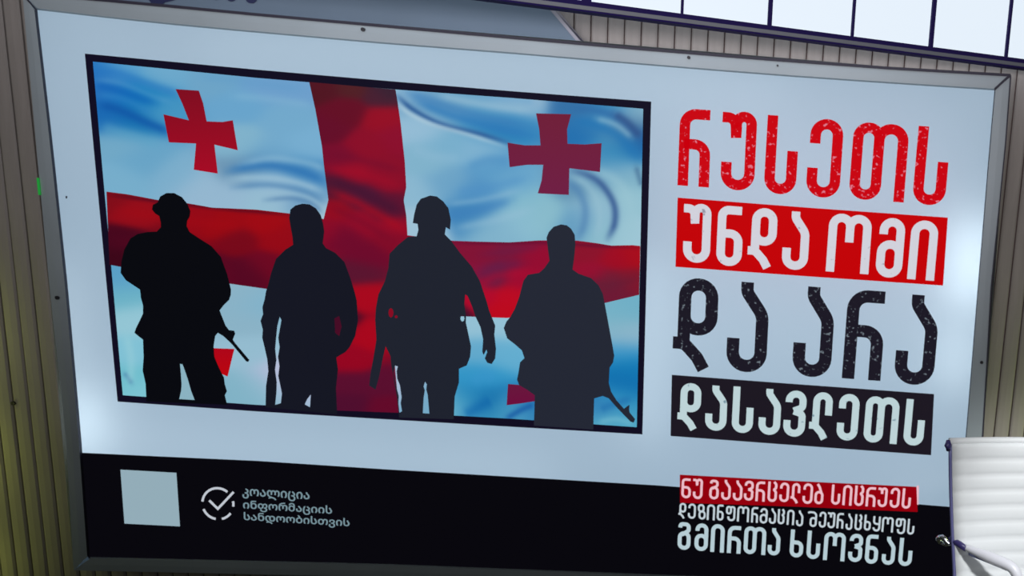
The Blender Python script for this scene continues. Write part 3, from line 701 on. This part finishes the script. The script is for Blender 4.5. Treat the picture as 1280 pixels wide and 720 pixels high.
L7 = [('გ',846.9,863.8,652.5,687.5),('მ',868,885.6,654,689),('ი',888,906,655,690.6),('რ',908.8,926.9,657,692),('თ',929.4,958,658,693.4),('ა',959.4,976,660,694.4),('ხ',987,1005,662,697),('ს',1008,1026,663.4,699),('ო',1029,1057.4,665,701.3),('ვ',1060,1079,667,702.7),('ნ',1081,1098.9,668,704.9),('ა',1102,1120,670.8,706.3),('ს',1122.8,1141.5,672.5,707.7)]
sub('text_band', [[(847, 247), (1016, 260), (1184.8, 272), (1178.8, 357), (1010, 345.5), (844.3, 333.5)]], M_redband, -0.0012, 'red band behind the second headline line')
sub('text_band', [[(839.8, 468.5), (1000, 480.5), (1167.6, 492.6), (1163.8, 569), (1000, 557), (838.2, 545)]], M_blkband, -0.0012, 'charcoal band behind the fourth headline line')
sub('text_band', [[(849.7, 593.3), (1000, 601.5), (1145.6, 608.5), (1147, 640), (1000, 633.5), (850, 628.5)]], M_redband2, -0.0016, 'deep red band behind the first footer line')
sub('text_band', [[(1145.8, 607), (1148.6, 607.2), (1148, 631), (1146.4, 631)]], M_pink, -0.0018, 'pale sliver at the band end')
text_line('headline_letter', L1, 13.2, M_redtxt, -0.002)
text_line('headline_letter', L2, 10.6, M_wtxt, -0.0022)
text_line('headline_letter', L3, 15.6, M_blktxt, -0.002)
text_line('headline_letter', L4, 8.8, M_wtxt2, -0.0022)
text_line('footer_letter', L5, 3.1, M_pink, -0.0028)
text_line('footer_letter', L6, 2.5, M_ice, -0.0024)
text_line('footer_letter', L7, 5.0, M_ice2, -0.0024)

# plain pale square (its code is left out), ring logo with tick, three small lines
sub('pale_square', [[(150.5, 587), (220.5, 591), (225, 658), (155.5, 654.5)]], M_tile, -0.002, 'plain pale printed square')
mb_v, mb_f = [], []
def add_ribbon(pts, w, closed=False):
    for q in ribbon(pts, w, closed):
        n = len(mb_v)
        for p in q: mb_v.append(P(p.x, p.y, -0.002))
        a, b, c = mb_v[n:n+3]; f = (n, n+1, n+2, n+3)
        mb_f.append(f if (b-a).cross(c-a).y < 0 else f[::-1])
cx0, cy0, rr0 = 272.3, 629.6, 19.4
for a0, a1 in ((175, 52), (203, 262), (285, 325), (352, 372)):
    nseg = 12
    add_ribbon([(cx0+rr0*math.cos(math.radians(a0+(a1-a0)*k/nseg)), cy0-rr0*math.sin(math.radians(a0+(a1-a0)*k/nseg))+0.05*(rr0*math.cos(math.radians(a0+(a1-a0)*k/nseg)))) for k in range(nseg+1)], 2.9)
add_ribbon([(261.5, 625.5), (272.3, 636), (292, 615)], 3.0)
o = pyobj('tick_logo', mb_v, mb_f, M_logo, sheet); o['label'] = 'broken white ring with a tick inside'
def font_line(txt, q):
    cu = bpy.data.curves.new('small_text', 'FONT'); cu.body = txt; cu.offset = 0.018; cu.resolution_u = 2
    to = bpy.data.objects.new('small_text_tmp', cu); C.objects.link(to)
    bpy.context.view_layer.update()
    dg = bpy.context.evaluated_depsgraph_get()
    me = bpy.data.meshes.new_from_object(to.evaluated_get(dg)); bpy.data.objects.remove(to)
    v = np.array([x.co[:] for x in me.vertices]); x0, x1 = v[:, 0].min(), v[:, 0].max()
    y0, y1 = v[:, 1].min(), v[:, 1].max()
    (ax_, ay_), (bx_, by_), h = q
    vs = []
    for p in v:
        u = (p[0]-x0)/(x1-x0); t = (p[1]-y0)/(y1-y0)
        vs.append(P(ax_+(bx_-ax_)*u, ay_+(by_-ay_)*u + (1-t)*h, -0.002))
    fs = [tuple(p.vertices) for p in me.polygons]
    o = pyobj('small_text', vs, [f if (vs[f[1]]-vs[f[0]]).cross(vs[f[2]]-vs[f[0]]).y < 0 else f[::-1] for f in fs], M_small, sheet)
    bpy.data.meshes.remove(me)
    return o
o = font_line('კოალიცია', ((303, 610.5), (387, 615.5), 12.5)); o['label'] = 'small white lettering beside the ring, first line'
o = font_line('ინფორმაციის', ((303.8, 625), (415, 632), 13.5)); o['label'] = 'small white lettering beside the ring, second line'
o = font_line('სანდოობისთვის', ((304.7, 640), (437, 648), 13)); o['label'] = 'small white lettering beside the ring, third line'

# ------------------------------------------------------------------ white office chair at the right
CH_Y = -0.45
tlp = P(1187.5, 550, CH_Y)
ang = math.radians(11)
HB, WB, H0 = 1.02, 0.50, 0.44
chair = thing('office_chair', 'white ribbed office chair with slim arms in front of the sign, right edge', 'chair', (0, 0, 0))
u_ = Vector((math.cos(ang), math.sin(ang), 0)); n_ = Vector((math.sin(ang), -math.cos(ang), 0))
base = Vector((tlp.x, tlp.y, 0)) + u_*WB/2
FLOORZ = tlp.z - HB
HB = tlp.z
def taper(z): return 1.0 - 0.16*min(1.0, max(0.0, (HB-z)/0.40))
def K(s, f, z):
    """s: across (-.5 .. .5 of the width), f: forwards, z: height"""
    return base + u_*(s*WB*taper(z)) + n_*f + Vector((0, 0, z))
chair.location = (base.x, base.y, 0)
def back_f(z):                        # the back leans: deepest at the lumbar, curls back at the top
    t = (z-H0)/(HB-H0)
    return 0.0 + 0.10*(1-t)**2.0 - 0.02*max(0, t-0.9)*10*0 + 0.0
nr = 12; sub_n = 6
vs, fs = [], []
rows = []
for i in range(nr*sub_n+1):
    z = H0+0.02+(HB-0.012-H0-0.02)*i/(nr*sub_n)
    ph = (i % sub_n)/sub_n
    bul = 0.005*math.sqrt(max(0, math.sin(math.pi*ph)))
    rows.append((z, bul))
ncol = 13
for side in (1, -1):
    for z, bul in rows:
        for j in range(ncol):
            s = -0.49+0.98*j/(ncol-1)
            sag = -0.018*(1-(2*s)**2)
            vs.append(K(s, back_f(z)+sag+side*(0.008+bul*(1-abs(2*s)**8)), z))
nrw = len(rows)
for sd in range(2):
    for i in range(nrw-1):
        for j in range(ncol-1):
            a = sd*nrw*ncol+i*ncol+j
            f = (a, a+1, a+ncol+1, a+ncol)
            fs.append(f if sd == 0 else f[::-1])
h2 = nrw*ncol
for i in range(nrw-1):
    a = i*ncol; fs.append((a, a+ncol, a+ncol+h2, a+h2)); a = i*ncol+ncol-1; fs.append((a, a+h2, a+ncol+h2, a+ncol))
for j in range(ncol-1):
    a = (nrw-1)*ncol+j; fs.append((a, a+1, a+1+h2, a+h2)); a = j; fs.append((a, a+h2, a+h2+1, a+1))
pyobj('backrest', vs, fs, M_white, chair, True)
mb = MB()
mb.tube([K(-0.50+i/10.0, -0.004-0.018*(1-(2*(-0.5+i/10.0))**2), HB-0.006) for i in range(11)], 0.011, 12)
mb.build('top_roll', M_white, chair, True)
for s in (-1, 1):
    zz = [HB-0.01-(HB-H0)*k/12 for k in range(13)]
    mb = MB(); mb.tube([K(s*0.5, back_f(z), z) for z in zz]+[K(s*.5, .16, H0-.02), K(s*.5, .50, H0-.01), K(s*.5, .56, H0-.04)], 0.005, 10)
    o = mb.build('side_rail', M_rail, chair, True)
    mb = MB(); mb.tube([K(s*0.512, 0.004, HB-0.030), K(s*0.516, 0.006, HB-0.015), K(s*0.51, -0.002, HB-0.002)], [0.007, 0.011, 0.006], 10)
    o = mb.build('end_cap', M_cap, chair, True); o['label'] = 'dark violet end cap'
# seat
vs, fs = [], []
nr2 = 10*6
for side in (1, -1):
    for i in range(nr2+1):
        f = 0.07+0.46*i/nr2; ph = (i % 6)/6; bul = 0.005*math.sqrt(max(0, math.sin(math.pi*ph)))
        for j in range(9):
            s = -.49+.98*j/8
            vs.append(K(s, f, H0+0.0-0.015*(1-(2*s)**2)+side*(0.01+bul)-0.03*max(0, (f-.42)/.11)**2))
for sd in range(2):
    for i in range(nr2):
        for j in range(8):
            a = sd*(nr2+1)*9+i*9+j; f = (a, a+9, a+10, a+1) if sd == 0 else (a, a+1, a+10, a+9); fs.append(f)
h2 = (nr2+1)*9
for i in range(nr2):
    a = i*9; fs.append((a, a+h2, a+h2+9, a+9)); a = i*9+8; fs.append((a, a+9, a+9+h2, a+h2))
for j in range(8):
    fs.append((j, j+1, j+1+h2, j+h2)); a = nr2*9+j; fs.append((a, a+h2, a+h2+1, a+1))
pyobj('seat', vs, fs, M_white, chair, True)
# arms: rear bracket hooks round the rail, pad runs forwards and in, then turns down to the seat
zA = P(1193, 676, CH_Y).z
for s in (-1, 1):
    mb = MB()
    pts = smooth_path([K(s*.545, -.035, zA-.022), K(s*.57, -.02, zA-.004), K(s*.55, .0, zA+.008), K(s*.525, .012, zA-.006), K(s*.50, .01, zA-.004)], 5)
    mb.tube(pts, 0.0075, 10); mb.tube([K(s*.545, -.035, zA-.022), K(s*.52, -.01, zA-.020), K(s*.5, 0, zA-.012)], 0.006, 8)
    br = mb.build('arm_bracket', M_chrome, chair, True)
    mb = MB(); mb.tube([K(s*.51, .01, zA+.008), K(s*.46, .04, zA+.002), K(s*.43, .06, zA-.003)], [0.009, 0.010, 0.009], 10)
    mb.build('arm_joint', M_cap, chair, True)
    ar = smooth_path([K(s*.43, .055, zA-.001), K(s*.36, .09, zA-.004), K(s*.28, .125, zA-.008), K(s*.20, .155, zA-.016), K(s*.165, .17, zA-.035), K(s*.15, .175, zA-.07), K(s*.16, .18, zA-.13), K(s*.25, .20, zA-.2), K(s*.40, .22, H0+.03), K(s*.49, .23, H0-.02)], 5)
    nA = len(ar)
    mb = MB(); mb.tube(ar, [0.009+0.007*min(1, k/8.0)-(0.006*max(0, (k-28)/(nA-28))) for k in range(nA)], 12)
    ao = mb.build('armrest', M_arm, chair, True)
    mb = MB(); mb.tube([p+Vector((0, 0, -.011)) for p in ar[2:15]], 0.008, 10); mb.build('arm_underside', mat('blue_grey_trim', (0.2, 0.22, 0.42, 1), 0.4), chair, True)
# column, five-star base, castors
bc = K(0, .28, 0)
mb = MB(); mb.tube([bc+Vector((0, 0, .09)), bc+Vector((0, 0, .25)), bc+Vector((0, 0, .251)), bc+Vector((0, 0, H0-.02))], [.026, .026, .016, .016], 14)
mb.box((bc.x-.09, bc.y-.09, H0-.05), (bc.x+.09, bc.y+.09, H0-.02)); mb.build('gas_column', M_chrome, chair)
for k in range(5):
    a = 2*math.pi*k/5+.3; d = Vector((math.cos(a), math.sin(a), 0))
    mb = MB(); mb.tube([bc+Vector((0, 0, .11)), bc+d*.15+Vector((0, 0, .095)), bc+d*.31+Vector((0, 0, .07))], [.024, .018, .012], 10)
    lg = mb.build('base_leg', M_chrome, chair, True)
    mb = MB(); c = bc+d*.31+Vector((0, 0, .028)); pq = Vector((-d.y, d.x, 0))
    mb.tube([c-pq*.022, c-pq*.006], .028, 14); mb.tube([c+pq*.006, c+pq*.022], .028, 14); mb.tube([c-pq*.007, c+pq*.007], .009, 8)
    mb.tube([c, c+Vector((0, 0, .04))], .006, 8)
    mb.build('castor', M_black, chair)
